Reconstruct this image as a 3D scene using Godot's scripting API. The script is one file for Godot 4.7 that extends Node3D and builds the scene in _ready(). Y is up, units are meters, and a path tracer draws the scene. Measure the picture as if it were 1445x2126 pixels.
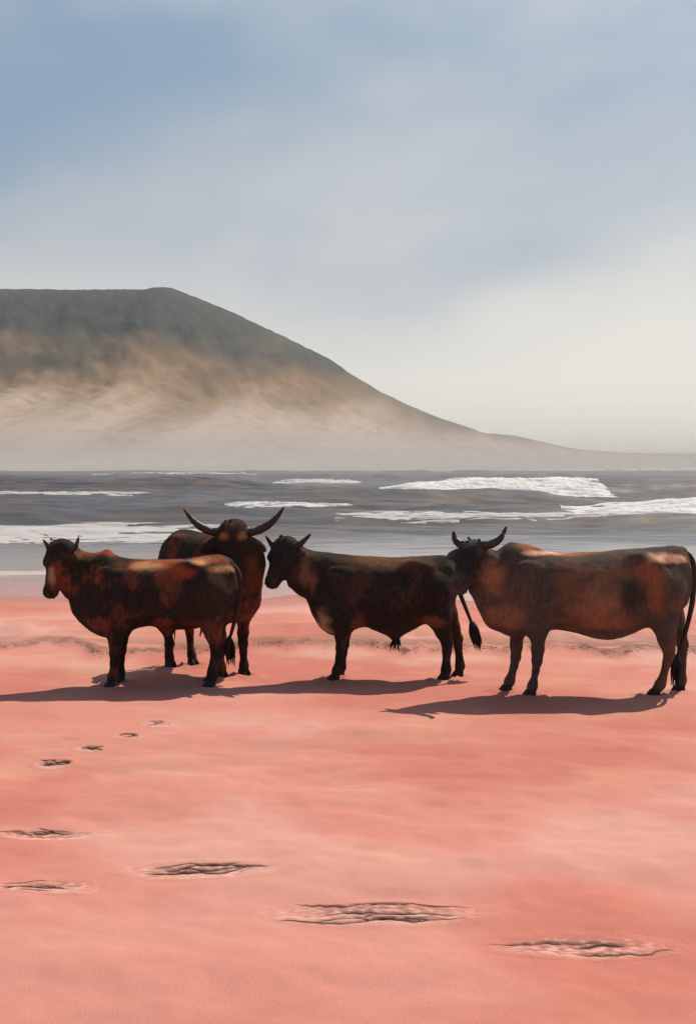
extends Node3D
# A pink beach with four long-horned cattle, a hazy surf behind them and a flat-topped mountain across the bay.

var rolling := FastNoiseLite.new()      # broad undulation of the sand
var grain := FastNoiseLite.new()        # medium unevenness
var streak := FastNoiseLite.new()
var coat_noise := FastNoiseLite.new()
var sky_noise := FastNoiseLite.new()
var hollows: Array = []                 # places where the sand is trodden: [x, z, half length, half depth]
const SEA := -0.25
var treads := PackedVector2Array()      # where the hooves stand

# ------------------------------------------------------------------ small helpers
func noise_setup(n: FastNoiseLite, s: int, freq: float, octaves: int) -> void:
	n.seed = s
	n.noise_type = FastNoiseLite.TYPE_SIMPLEX_SMOOTH
	n.frequency = freq
	n.fractal_type = FastNoiseLite.FRACTAL_FBM
	n.fractal_octaves = octaves

func numbered(called: String) -> String:
	if not has_node(NodePath(called)):
		return called
	var k := 1
	while has_node(NodePath("%s_%03d" % [called, k])):
		k += 1
	return "%s_%03d" % [called, k]

func obj(called: String, m: Mesh, mat: Material, parent: Node = self) -> MeshInstance3D:
	var o := MeshInstance3D.new()
	o.name = numbered(called) if parent == self else called
	o.mesh = m
	o.material_override = mat
	o.cast_shadow = GeometryInstance3D.SHADOW_CASTING_SETTING_ON
	parent.add_child(o, true)
	return o

func struct(called: String, m: Mesh, mat: Material) -> MeshInstance3D:
	var o := obj(called, m, mat)
	o.set_meta("kind", "structure")
	return o

func tag(o: Node, label: String, category: String, group := "") -> void:
	o.set_meta("label", label)
	o.set_meta("category", category)
	if group != "":
		o.set_meta("group", group)

func thing(called: String, label: String, category: String, at: Vector3, turn := 0.0, group := "") -> Node3D:
	var o := Node3D.new()
	o.name = numbered(called)
	add_child(o)
	o.position = at
	o.rotation.y = turn
	tag(o, label, category, group)
	return o

func lin(r: float, g: float, b: float) -> Color:
	return Color(r, g, b).linear_to_srgb()

func matt(c: Color, rough := 0.9, spec := 0.3) -> StandardMaterial3D:
	var m := StandardMaterial3D.new()
	m.albedo_color = c
	m.roughness = rough
	m.metallic_specular = spec
	return m

func vertex_matt(rough := 0.9, spec := 0.3) -> StandardMaterial3D:
	var m := matt(Color.WHITE, rough, spec)
	m.vertex_color_use_as_albedo = true
	return m

func relief(m: StandardMaterial3D, sd: int, freq: float, octaves: int, size: float, depth_cm: float, stretch := Vector3.ONE) -> void:
	var t := NoiseTexture2D.new()
	var n := FastNoiseLite.new()
	noise_setup(n, sd, freq, octaves)
	t.noise = n
	t.seamless = true
	t.width = 1024
	t.height = 1024
	m.heightmap_enabled = true
	m.heightmap_texture = t
	m.heightmap_scale = depth_cm
	m.uv1_triplanar = true
	m.uv1_world_triplanar = true
	m.uv1_scale = stretch / size

func spaced(parts: Array) -> PackedFloat32Array:    # [[from, to, step], ...] with growing steps inside a part when a fourth number is given
	var out := PackedFloat32Array()
	for p in parts:
		var x: float = p[0]
		var step: float = p[2]
		var way := signf(p[1] - p[0])
		while (p[1] - x) * way > 1e-4:
			out.append(x)
			x += step * way
			if p.size() > 3:
				step = maxf(step * p[3], p[2] * 0.03)
	out.append(parts[-1][1])
	return out

func sheet(xs: PackedFloat32Array, zs: PackedFloat32Array, high: Callable, colour: Callable) -> ArrayMesh:
	var v := PackedVector3Array()
	var c := PackedColorArray()
	var uv := PackedVector2Array()
	var ix := PackedInt32Array()
	var nx := xs.size()
	for z in zs:
		for x in xs:
			var y: float = high.call(x, z)
			v.append(Vector3(x, y, z))
			c.append(colour.call(x, y, z))
			uv.append(Vector2(x, z))
	for j in zs.size() - 1:
		for i in nx - 1:
			var a := j * nx + i
			ix.append_array(PackedInt32Array([a, a + nx, a + 1, a + 1, a + nx, a + nx + 1]))
	var n := PackedVector3Array()
	n.resize(v.size())
	for t in range(0, ix.size(), 3):
		var f := (v[ix[t + 1]] - v[ix[t]]).cross(v[ix[t + 2]] - v[ix[t]])
		n[ix[t]] += f
		n[ix[t + 1]] += f
		n[ix[t + 2]] += f
	for k in n.size():
		n[k] = n[k].normalized()
		if n[k].y < 0.0:
			n[k] = -n[k]
	var arr := []
	arr.resize(Mesh.ARRAY_MAX)
	arr[Mesh.ARRAY_VERTEX] = v
	arr[Mesh.ARRAY_NORMAL] = n
	arr[Mesh.ARRAY_COLOR] = c
	arr[Mesh.ARRAY_TEX_UV] = uv
	# zs run away from the camera (towards -z): this order is clockwise seen from above
	arr[Mesh.ARRAY_INDEX] = ix
	var m := ArrayMesh.new()
	m.add_surface_from_arrays(Mesh.PRIMITIVE_TRIANGLES, arr)
	return m

func tube(st: SurfaceTool, pts: Array, radii: Array, sides := 10, col := Color.WHITE, flat := 1.0) -> void:
	var rings := []
	for i in pts.size():
		var a: Vector3 = pts[maxi(i - 1, 0)]
		var b: Vector3 = pts[mini(i + 1, pts.size() - 1)]
		var t := (b - a).normalized()
		var s := t.cross(Vector3.UP if absf(t.y) < 0.9 else Vector3.RIGHT).normalized()
		var u := s.cross(t)
		var ring := []
		for k in sides:
			var an := TAU * k / sides
			ring.append((pts[i] as Vector3) + (s * cos(an) + u * sin(an) * flat) * float(radii[i]))
		rings.append(ring)
	st.set_smooth_group(0)
	for i in rings.size() - 1:
		for k in sides:
			var k2 := (k + 1) % sides
			for p in [rings[i][k], rings[i + 1][k], rings[i][k2], rings[i][k2], rings[i + 1][k], rings[i + 1][k2]]:
				st.set_color(col)
				st.add_vertex(p)
	for e in [0, rings.size() - 1]:
		for k in sides:
			var k2 := (k + 1) % sides
			var tri := [pts[e], rings[e][k], rings[e][k2]] if e == 0 else [pts[e], rings[e][k2], rings[e][k]]
			for p in tri:
				st.set_color(col)
				st.add_vertex(p)

func begin() -> SurfaceTool:
	var st := SurfaceTool.new()
	st.begin(Mesh.PRIMITIVE_TRIANGLES)
	return st

func done(st: SurfaceTool) -> ArrayMesh:
	st.generate_normals()
	return st.commit()

func smooth_path(ctrl: Array, per := 6) -> Array:
	var out := []
	for i in ctrl.size() - 1:
		var p0: Vector3 = ctrl[maxi(i - 1, 0)]
		var p1: Vector3 = ctrl[i]
		var p2: Vector3 = ctrl[i + 1]
		var p3: Vector3 = ctrl[mini(i + 2, ctrl.size() - 1)]
		for k in per:
			out.append(p1.cubic_interpolate(p2, p0, p3, float(k) / per))
	out.append(ctrl[-1])
	return out

# ------------------------------------------------------------------ bodies: a smooth union of tapered bones, meshed by surface nets
class Body:
	var loft_x0 := 0.0
	var loft_n := 0
	var mid := PackedFloat32Array()
	var half := PackedFloat32Array()
	var wide := PackedFloat32Array()
	var tops := PackedFloat32Array()
	var ba := PackedVector3Array()     # bones: from, to, radii
	var bb := PackedVector3Array()
	var ra := PackedFloat32Array()
	var rb := PackedFloat32Array()
	var bk := PackedFloat32Array()
	var eb: Array[Basis] = []          # ellipsoids: bones whose radius is negative
	var er := PackedVector3Array()
	var which := PackedInt32Array()
	var lo := Vector3.ZERO
	var hi := Vector3.ZERO
	var rough := FastNoiseLite.new()
	var close_dents: Array = []
	var dents: Array = []              # [centre, radii, depth]
	var verts := PackedVector3Array()
	var norms := PackedVector3Array()
	var cols := PackedColorArray()
	var index := PackedInt32Array()
	var paint: Callable

	func curve_at(rows: Array, x: float, col: int) -> float:
		if x <= rows[0][0]:
			return rows[0][col]
		for i in rows.size() - 1:
			if x <= rows[i + 1][0]:
				var t: float = (x - rows[i][0]) / maxf(rows[i + 1][0] - rows[i][0], 1e-5)
				var a: float = rows[maxi(i - 1, 0)][col]
				var b: float = rows[i][col]
				var c: float = rows[i + 1][col]
				var d: float = rows[mini(i + 2, rows.size() - 1)][col]
				var y := cubic_interpolate(b, c, a, d, t)
				return clampf(y, minf(b, c) - 0.02, maxf(b, c) + 0.02)
		return rows[-1][col]

	func loft(top: Array, bottom: Array, width: Array) -> void:
		loft_x0 = minf(top[0][0], bottom[0][0])
		var x1 := maxf(top[-1][0], bottom[-1][0])
		loft_n = int((x1 - loft_x0) / 0.01) + 1
		for i in loft_n:
			var x := loft_x0 + i * 0.01
			var t := curve_at(top, x, 1)
			var b := curve_at(bottom, x, 1)
			mid.append((t + b) * 0.5)
			half.append(maxf((t - b) * 0.5, 0.03))
			tops.append(t)
			wide.append(curve_at(width, x, 1))

	func top_at(x: float) -> float:
		return tops[clampi(int((x - loft_x0) / 0.01), 0, loft_n - 1)]

	func bone(a: Vector3, b: Vector3, r1: float, r2: float, k := 0.03) -> void:
		which.append(0)
		ba.append(a)
		bb.append(b)
		ra.append(r1)
		rb.append(r2)
		bk.append(k)
		eb.append(Basis())
		er.append(Vector3.ZERO)

	func egg(c: Vector3, basis: Basis, radii: Vector3, k := 0.03) -> void:
		which.append(1)
		ba.append(c)
		bb.append(c)
		ra.append(radii[radii.max_axis_index()])
		rb.append(0.0)
		bk.append(k)
		eb.append(basis.transposed())
		er.append(radii)

	func one(n: int, p: Vector3) -> float:
		if n < 0:
			var f := (p.x - loft_x0) * 100.0
			var g := clampf(f, 0.0, loft_n - 1.001)
			var i := int(g)
			var t := g - i
			var a := lerpf(half[i], half[i + 1], t)
			var w := lerpf(wide[i], wide[i + 1], t)
			var y := p.y - lerpf(mid[i], mid[i + 1], t)
			var k1 := sqrt(y * y / (a * a) + p.z * p.z / (w * w))
			var k2 := sqrt(y * y / (a * a * a * a) + p.z * p.z / (w * w * w * w))
			var d := k1 * (k1 - 1.0) / maxf(k2, 1e-4) if k1 > 0.2 else -minf(a, w) * 0.8
			if f != g:
				var dx := (f - g) * 0.01
				d = sqrt(dx * dx + maxf(d, 0.0) * maxf(d, 0.0))
			return d
		if which[n] == 0:
			var pa := p - ba[n]
			var ab := bb[n] - ba[n]
			var h := clampf(pa.dot(ab) / ab.length_squared(), 0.0, 1.0)
			return (pa - ab * h).length() - lerpf(ra[n], rb[n], h)
		var q := eb[n] * (p - ba[n])
		var e := er[n]
		var l1 := (q / e).length()
		var l2 := (q / (e * e)).length()
		return l1 * (l1 - 1.0) / maxf(l2, 1e-4) if l1 > 0.1 else -e[e.min_axis_index()]

	func field(p: Vector3, ids: PackedInt32Array) -> float:
		var d := 10.0
		for n in ids:
			var e := one(n, p)
			var k := 0.05 if n < 0 else bk[n]
			var h := maxf(k - absf(d - e), 0.0)
			d = minf(d, e) - h * h * 0.25 / k
		for t in close_dents:
			var l: float = ((p - (t[0] as Vector3)) / (t[1] as Vector3)).length_squared()
			if l < 3.0:
				d += float(t[2]) * exp(-l * 1.6)
		return d + rough.get_noise_3dv(p) * 0.009

	func build(h: float) -> void:
		var nx := (int((hi.x - lo.x) / h) / 8 + 1) * 8
		var ny := (int((hi.y - lo.y) / h) / 8 + 1) * 8
		var nz := (int((hi.z - lo.z) / h) / 8 + 1) * 8
		var vals := PackedFloat32Array()
		vals.resize(nx * ny * nz)
		vals.fill(1.0)
		var every := PackedInt32Array([-1])
		for i in which.size():
			every.append(i)
		var kept: Array[Vector3i] = []
		var reach8 := h * 8 * 0.87
		var reach4 := h * 4 * 0.87
		var ez := PackedFloat32Array()
		ez.resize(every.size())
		for bz in nz / 8:
			for by in ny / 8:
				for bx in nx / 8:
					var c := lo + Vector3(bx * 8 + 3.5, by * 8 + 3.5, bz * 8 + 3.5) * h
					var least := 10.0
					for q in every.size():
						ez[q] = one(every[q], c)
						least = minf(least, ez[q])
					if least > reach8 * 1.5 + 0.05:
						continue
					var ids := PackedInt32Array()
					for q in every.size():
						if ez[q] < least + reach8 * 2.6 + 0.08:
							ids.append(every[q])
					close_dents = dents.filter(func(t: Array) -> bool: return ((c - (t[0] as Vector3)).abs() - Vector3.ONE * h * 4.5).max(Vector3.ZERO).length_squared() < 3.0 and (((c - (t[0] as Vector3)).abs() - Vector3.ONE * h * 4.5).max(Vector3.ZERO) / (t[1] as Vector3)).length_squared() < 3.0)
					for s in 8:
						var sx := bx * 8 + (s & 1) * 4
						var sy := by * 8 + ((s >> 1) & 1) * 4
						var sz := bz * 8 + (s >> 2) * 4
						var d := field(lo + Vector3(sx + 1.5, sy + 1.5, sz + 1.5) * h, ids)
						if absf(d) > reach4 * 2.2:
							if d < 0.0:
								for k in 4:
									for j in 4:
										var row := sx + nx * (sy + j + ny * (sz + k))
										for i in 4:
											vals[row + i] = -1.0
							continue
						kept.append(Vector3i(sx, sy, sz))
						for k in 4:
							for j in 4:
								var row := sx + nx * (sy + j + ny * (sz + k))
								for i in 4:
									vals[row + i] = field(lo + Vector3(sx + i, sy + j, sz + k) * h, ids)
		var number := PackedInt32Array()
		number.resize(vals.size())
		number.fill(-1)
		var steps := PackedInt32Array([0, 1, nx, nx + 1, nx * ny, nx * ny + 1, nx * ny + nx, nx * ny + nx + 1])
		var cells := PackedInt32Array()
		var places := PackedVector3Array()
		for b in kept:
			for k in range(b.z - 1, b.z + 4):
				for j in range(b.y - 1, b.y + 4):
					for i in range(b.x - 1, b.x + 4):
						if i < 0 or j < 0 or k < 0 or i >= nx - 1 or j >= ny - 1 or k >= nz - 1:
							continue
						var at := i + nx * (j + ny * k)
						if number[at] >= 0:
							continue
						var mask := 0
						for s in 8:
							if vals[at + steps[s]] < 0.0:
								mask |= 1 << s
						if mask == 0 or mask == 255:
							continue
						var sum := Vector3.ZERO
						var n := 0
						for e in 12:
							var axis := e / 4
							var r := e % 4
							var s0 := [r << 1, (r & 1) | ((r & 2) << 1), r][axis] as int
							var s1 := s0 | (1 << axis)
							var v0 := vals[at + steps[s0]]
							var v1 := vals[at + steps[s1]]
							if (v0 < 0.0) == (v1 < 0.0):
								continue
							var q := Vector3(s0 & 1, (s0 >> 1) & 1, s0 >> 2)
							q[axis] += v0 / (v0 - v1)
							sum += q
							n += 1
						number[at] = places.size()
						cells.append(at)
						places.append(lo + (Vector3(i, j, k) + sum / n) * h)
		verts = places
		var strides := PackedInt32Array([1, nx, nx * ny])
		var acc := PackedVector3Array()
		acc.resize(verts.size())
		for at in cells:
			for axis in 3:
				if at + strides[axis] >= vals.size():
					continue
				var inside := vals[at] < 0.0
				if inside == (vals[at + strides[axis]] < 0.0):
					continue
				var sb := strides[(axis + 1) % 3]
				var sc := strides[(axis + 2) % 3]
				if at - sb - sc < 0:
					continue
				var q := [number[at - sb - sc], number[at - sc], number[at], number[at - sb]]
				if q[0] < 0 or q[1] < 0 or q[3] < 0:
					continue
				if not inside:
					q.reverse()
				var f := (verts[q[2]] - verts[q[0]]).cross(verts[q[3]] - verts[q[1]])
				for w in q:
					acc[w] += f
				index.append_array(PackedInt32Array([q[0], q[2], q[1], q[0], q[3], q[2]]))
		norms.resize(verts.size())
		cols.resize(verts.size())
		for n in verts.size():
			norms[n] = acc[n].normalized()
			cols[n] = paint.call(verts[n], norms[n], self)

	func mesh() -> ArrayMesh:
		var arr := []
		arr.resize(Mesh.ARRAY_MAX)
		arr[Mesh.ARRAY_VERTEX] = verts
		arr[Mesh.ARRAY_NORMAL] = norms
		arr[Mesh.ARRAY_COLOR] = cols
		arr[Mesh.ARRAY_INDEX] = index
		var m := ArrayMesh.new()
		m.add_surface_from_arrays(Mesh.PRIMITIVE_TRIANGLES, arr)
		return m

# ------------------------------------------------------------------ cattle
# Each animal faces -x in its own frame, y up, its left flank towards +z. Lengths in metres.
func head_basis(d: Dictionary) -> Basis:
	var f: Vector3 = (d.nose - d.poll).normalized()
	var face: Vector3 = d.face
	var u := (face - f * face.dot(f)).normalized()
	return Basis(f, u, f.cross(u))       # x: poll to nose, y: out of the forehead, z: to the animal's right

func shape_body(d: Dictionary) -> Body:
	var b := Body.new()
	noise_setup(b.rough, 7 + int(d.seed), 3.2, 3)
	b.loft(d.top, d.bottom, d.width)
	# shoulder blades, hook bones, pin bones, ribs
	var sh: Vector3 = d.shoulder
	for s in [-1.0, 1.0]:
		b.egg(Vector3(sh.x, sh.y - 0.08, s * (sh.z - 0.01)), Basis(Vector3(0, 0, 1), 0.25), Vector3(0.15, 0.25, 0.05), 0.15)
		b.egg(Vector3(sh.x - 0.09, sh.y - 0.22, s * (sh.z - 0.03)), Basis(), Vector3(0.11, 0.12, 0.08), 0.08)
		var hk: Vector3 = d.hook
		b.egg(Vector3(hk.x, hk.y - 0.03, s * (hk.z - 0.015)), Basis(Vector3(0, 0, 1), -0.3), Vector3(0.10, 0.04, 0.035), 0.12)
		b.bone(Vector3(d.pin.x, d.pin.y, s * d.pin.z), Vector3(d.pin.x - 0.1, d.pin.y - 0.12, s * (d.pin.z + 0.04)), 0.05, 0.09, 0.07)
	for s in [-1.0, 1.0]:
		var hz: Vector3 = d.hook
		var w0 := b.wide[clampi(int((hz.x - 0.17 - b.loft_x0) * 100.0), 0, b.loft_n - 1)]
		b.dents.append([Vector3(hz.x - 0.13, hz.y - 0.13, s * w0 * 0.9), Vector3(0.13, 0.11, 0.12), 0.048])            # flank hollow
		b.dents.append([Vector3(hz.x + 0.16, hz.y - 0.06, s * 0.19), Vector3(0.09, 0.08, 0.10), 0.010])                  # between hook and pin
		b.dents.append([Vector3(sh.x + 0.16, sh.y + 0.02, s * (sh.z + 0.07)), Vector3(0.05, 0.24, 0.10), 0.028])         # behind the shoulder
		b.dents.append([Vector3(sh.x - 0.17, sh.y + 0.08, s * (sh.z - 0.02)), Vector3(0.05, 0.20, 0.10), 0.026])         # before the shoulder
		for i in 5:
			b.dents.append([Vector3(sh.x + 0.27 + 0.085 * i, sh.y - 0.08, s * 0.29), Vector3(0.020, 0.22, 0.12), 0.010])  # between the ribs
	b.bone(d.tail[0], d.tail[0] + (d.tail[1] - d.tail[0]) * 0.5, 0.04, 0.03, 0.04)
	if d.has("sheath"):
		b.bone(d.sheath + Vector3(-0.02, 0.13, 0), d.sheath + Vector3(0.0, 0.02, 0), 0.06, 0.026, 0.07)
	for leg in d.legs:
		var z: float = leg.z
		var rows: Array = leg.rows
		for i in rows.size() - 1:
			var z0 := z * (1.0 - 0.18 * minf(i, 3) / 3.0)
			var z1 := z * (1.0 - 0.18 * minf(i + 1, 3) / 3.0)
			b.bone(Vector3(rows[i][0], rows[i][1], z0), Vector3(rows[i + 1][0], rows[i + 1][1], z1), rows[i][2], rows[i + 1][2], 0.09 if i == 0 else 0.025)
	# head
	var hb := head_basis(d)
	var L: float = (d.nose - d.poll).length()
	var P: Vector3 = d.poll
	var at := func(x: float, y: float, z: float) -> Vector3: return P + hb * Vector3(x * L, y, z)
	var k: float = d.get("head", 1.0)
	b.egg(at.call(0.2, -0.035, 0.0), hb, Vector3(0.15, 0.105, 0.105) * k, 0.05)
	b.bone(at.call(0.2, -0.03, 0.0), at.call(0.84, -0.03, 0.0), 0.095 * k, 0.058 * k, 0.04)
	b.egg(at.call(0.9, -0.04, 0.0), hb, Vector3(0.06, 0.06, 0.072) * k, 0.03)
	b.bone(at.call(0.02, -0.0, -0.06), at.call(0.02, -0.0, 0.06), 0.055 * k, 0.055 * k, 0.04)
	for s in [-1.0, 1.0]:
		b.bone(at.call(0.3, -0.12, s * 0.055), at.call(0.75, -0.08, s * 0.03), 0.06 * k, 0.032 * k, 0.04)
		b.egg(at.call(0.34, 0.03, s * 0.085 * k), hb, Vector3(0.045, 0.028, 0.03), 0.025)
	b.bone(at.call(0.15, -0.08, 0.0), d.neck, 0.12 * k, d.get("neck_r", 0.15), 0.1)
	for e in d.ears:                       # [base, tip, half width]
		var way: Vector3 = e[1] - e[0]
		var x := way.normalized()
		var y := (hb.y - x * x.dot(hb.y)).normalized()
		b.egg(e[0] + way * 0.5, Basis(x, y, x.cross(y)), Vector3(way.length() * 0.56, 0.024, e[2]), 0.03)
	b.lo = Vector3(d.low[0], -0.02, d.low[1])
	b.hi = Vector3(d.high[0], d.high[1], d.high[2])
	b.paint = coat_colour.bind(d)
	return b

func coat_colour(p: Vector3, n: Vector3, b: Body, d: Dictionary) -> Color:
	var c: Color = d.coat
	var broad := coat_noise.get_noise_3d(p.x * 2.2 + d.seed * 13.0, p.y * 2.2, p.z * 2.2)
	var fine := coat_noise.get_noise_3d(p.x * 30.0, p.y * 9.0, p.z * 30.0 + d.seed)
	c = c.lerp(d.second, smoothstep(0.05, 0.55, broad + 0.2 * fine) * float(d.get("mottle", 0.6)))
	for q in d.patches:                    # [centre, radii, colour, strength]; markings, plus sun rims painted along the backs
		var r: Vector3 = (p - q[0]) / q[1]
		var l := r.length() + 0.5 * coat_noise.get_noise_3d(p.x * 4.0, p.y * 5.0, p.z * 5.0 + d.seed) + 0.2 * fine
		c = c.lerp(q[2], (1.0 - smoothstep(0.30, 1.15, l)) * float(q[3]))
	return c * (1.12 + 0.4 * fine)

func hoof_mesh() -> ArrayMesh:
	var st := begin()
	st.set_smooth_group(0)
	for s in [-1.0, 1.0]:                  # two claws, toes towards -x
		var rings := []
		for lv in [[-0.02, 1.0], [0.0, 1.0], [0.025, 0.93], [0.05, 0.8], [0.075, 0.62], [0.085, 0.3]]:
			var ring := []
			for k in 14:
				var a := TAU * k / 14
				var x := -cos(a) * (0.075 if cos(a) > 0.0 else 0.05)
				var z := sin(a) * 0.03
				if cos(a) > 0.0:
					z *= 1.0 - 0.35 * cos(a) * cos(a)
				ring.append(Vector3(x * lv[1] + lv[0] * 0.3, lv[0], z * lv[1] + s * 0.031 - s * 0.004 * cos(a)))
			rings.append(ring)
		for i in rings.size() - 1:
			for k in 14:
				var k2 := (k + 1) % 14
				for p in [rings[i][k], rings[i][k2], rings[i + 1][k], rings[i + 1][k], rings[i][k2], rings[i + 1][k2]]:
					st.add_vertex(p)
		for k in 14:
			for p in [Vector3(0.02, 0.085, s * 0.031), rings[-1][k], rings[-1][(k + 1) % 14]]:
				st.add_vertex(p)
	return done(st)

func finish_cow(d: Dictionary, b: Body, m: Dictionary) -> void:
	var t := thing(d.name, d.label, d.category, d.at, d.turn, "cattle standing on the pink beach")
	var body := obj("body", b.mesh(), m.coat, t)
	var hr := RandomNumberGenerator.new()
	hr.seed = 700 + int(d.seed)
	var hairs := MultiMesh.new()
	hairs.transform_format = MultiMesh.TRANSFORM_3D
	hairs.use_colors = true
	hairs.mesh = m.hair_shape
	hairs.instance_count = 20000
	for i in hairs.instance_count:
		var k := hr.randi_range(0, b.verts.size() - 1)
		var nn := b.norms[k]
		var v0 := b.verts[k] + Vector3(hr.randf_range(-1, 1), hr.randf_range(-1, 1), hr.randf_range(-1, 1)) * 0.007 - nn * 0.004
		var lie := Vector3(0.55 + hr.randf_range(-0.5, 0.5), -0.8, hr.randf_range(-0.3, 0.3))
		lie = (lie - nn * lie.dot(nn)).normalized() if absf(nn.y) < 0.93 else Vector3(1, 0, hr.randf_range(-0.5, 0.5)).normalized()
		var dirn := (lie + nn * hr.randf_range(0.10, 0.40)).normalized()
		var across := dirn.cross(nn).normalized()
		var ln := hr.randf_range(0.012, 0.024) * (0.55 if v0.y < 0.45 else 1.0)
		hairs.set_instance_transform(i, Transform3D(Basis(across * ln, dirn * ln, across.cross(dirn) * ln), v0))
		hairs.set_instance_color(i, b.cols[k] * hr.randf_range(0.75, 1.5))
	var fur := MultiMeshInstance3D.new()
	fur.name = "hair"
	fur.multimesh = hairs
	fur.material_override = m.fur
	fur.set_meta("kind", "stuff")
	t.add_child(fur)
	var hb := head_basis(d)
	var L: float = (d.nose - d.poll).length()
	for hn in d.horns:
		var st := begin()
		var path := smooth_path(hn, 7)
		var r := []
		for i in path.size():
			var u := float(i) / (path.size() - 1)
			r.append(float(d.horn_r) * pow(1.0 - u, 0.7) * (1.0 + 0.05 * sin(u * 40.0)) * (1.0 - 0.25 * smoothstep(0.0, 0.15, u) + 0.2 * smoothstep(0.2, 0.5, u)) + 0.004)
		tube(st, path, r, 12)
		obj("horn", done(st), m.horn, t)
	for s in [-1.0, 1.0]:
		var ball := SphereMesh.new()
		ball.radius = 0.02
		ball.height = 0.04
		ball.radial_segments = 16
		ball.rings = 8
		var e := obj("eye", ball, m.eye, t)
		e.position = d.poll + hb * Vector3(0.36 * L, 0.012, s * 0.104 * float(d.get("head", 1.0)))
		var nl := SphereMesh.new()
		nl.radius = 0.014
		nl.height = 0.028
		nl.radial_segments = 10
		nl.rings = 6
		var nostril := obj("nostril", nl, m.eye, t)
		nostril.position = d.poll + hb * Vector3(0.985 * L, 0.0, s * 0.034)
		nostril.basis = hb * Basis.from_scale(Vector3(0.7, 1.0, 1.0))
	for leg in d.legs:
		var last: Array = leg.rows[-1]
		var h := obj("hoof", m.hoof_shape, m.hoof, t)
		h.position = Vector3(last[0] - 0.01, 0.0, float(leg.z) * 0.82)
		h.rotation.y = leg.get("turn", 0.0)
	# tail: a cord and a brush of separate locks
	var rng := RandomNumberGenerator.new()
	rng.seed = 100 + int(d.seed)
	var cord := smooth_path(d.tail, 6)
	var cr := []
	for i in cord.size():
		cr.append(lerpf(0.034, 0.014, float(i) / (cord.size() - 1)))
	var tl := begin()
	tube(tl, cord, cr, 10)
	obj("tail", done(tl), m.tail, t)
	var brush := begin()
	var end: Vector3 = d.tail[-1]
	var drop: Vector3 = d.brush
	for i in 34:
		var off := Vector3(rng.randf_range(-1, 1), rng.randf_range(-0.3, 0.3), rng.randf_range(-1, 1))
		var out := off * 0.042
		var len := rng.randf_range(0.55, 1.05)
		var mid := end + drop * 0.45 * len + out
		var tip := end + drop * len + out * rng.randf_range(0.2, 1.3)
		tube(brush, smooth_path([end - drop * 0.08 + out * 0.15, end + drop * 0.2 * len + out * 0.7, mid, tip], 3), [0.011, 0.014, 0.016, 0.016, 0.015, 0.013, 0.011, 0.008, 0.005, 0.002], 5)
	obj("tail_brush", done(brush), m.tuft, t)
	if d.has("sheath"):
		var tuft := begin()
		for i in 18:
			var off2 := Vector3(rng.randf_range(-1, 1), 0, rng.randf_range(-1, 1)) * 0.035
			var a: Vector3 = d.sheath + Vector3(0, 0.06, 0) + off2 * 0.6
			tube(tuft, [a, a + off2 * 0.4 + Vector3(0, -0.05, 0), a + off2 * 1.2 + Vector3(-0.01, -rng.randf_range(0.08, 0.15), 0)], [0.014, 0.011, 0.002], 5)
		obj("belly_tuft", done(tuft), m.tuft, t)
	# curly hair between the horns
	var poll := begin()
	for i in 46:
		var base: Vector3 = d.poll + hb * Vector3(rng.randf_range(-0.06, 0.09), rng.randf_range(-0.03, 0.07), rng.randf_range(-0.085, 0.085))
		var go: Vector3 = Vector3(0, 1, 0) * rng.randf_range(0.1, 0.55) + hb.y * rng.randf_range(0.1, 0.8) + hb.z * rng.randf_range(-0.6, 0.6)
		tube(poll, [base, base + go * 0.018, base + go * 0.032 + hb.x * rng.randf_range(0.0, 0.02)], [0.012, 0.01, 0.002], 5)
	obj("forelock", done(poll), m.tuft, t)

func front_leg(knee_x: float, foot_x: float, z: float, top_x: float, elbow_y := 0.56) -> Dictionary:
	return {"z": z, "rows": [[top_x - 0.02, 0.78, 0.105], [top_x, elbow_y, 0.066], [lerpf(top_x, knee_x, 0.6), 0.42, 0.055], [knee_x, 0.32, 0.046], [lerpf(knee_x, foot_x, 0.18), 0.24, 0.034], [lerpf(knee_x, foot_x, 0.5), 0.14, 0.034], [lerpf(knee_x, foot_x, 0.66), 0.105, 0.044], [foot_x, 0.045, 0.042]]}

func hind_leg(hip: Vector3, stifle: Vector2, hock: Vector2, fetlock_x: float, foot_x: float, z: float) -> Dictionary:
	return {"z": z, "rows": [[hip.x, hip.y, hip.z], [stifle.x, stifle.y, 0.115], [lerpf(stifle.x, hock.x, 0.5), lerpf(stifle.y, hock.y, 0.5), 0.078], [hock.x, hock.y, 0.05], [hock.x + (fetlock_x - hock.x) * 0.25, hock.y - 0.07, 0.041], [lerpf(hock.x, fetlock_x, 0.8), 0.16, 0.036], [fetlock_x, 0.115, 0.045], [foot_x, 0.045, 0.042]]}

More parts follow.
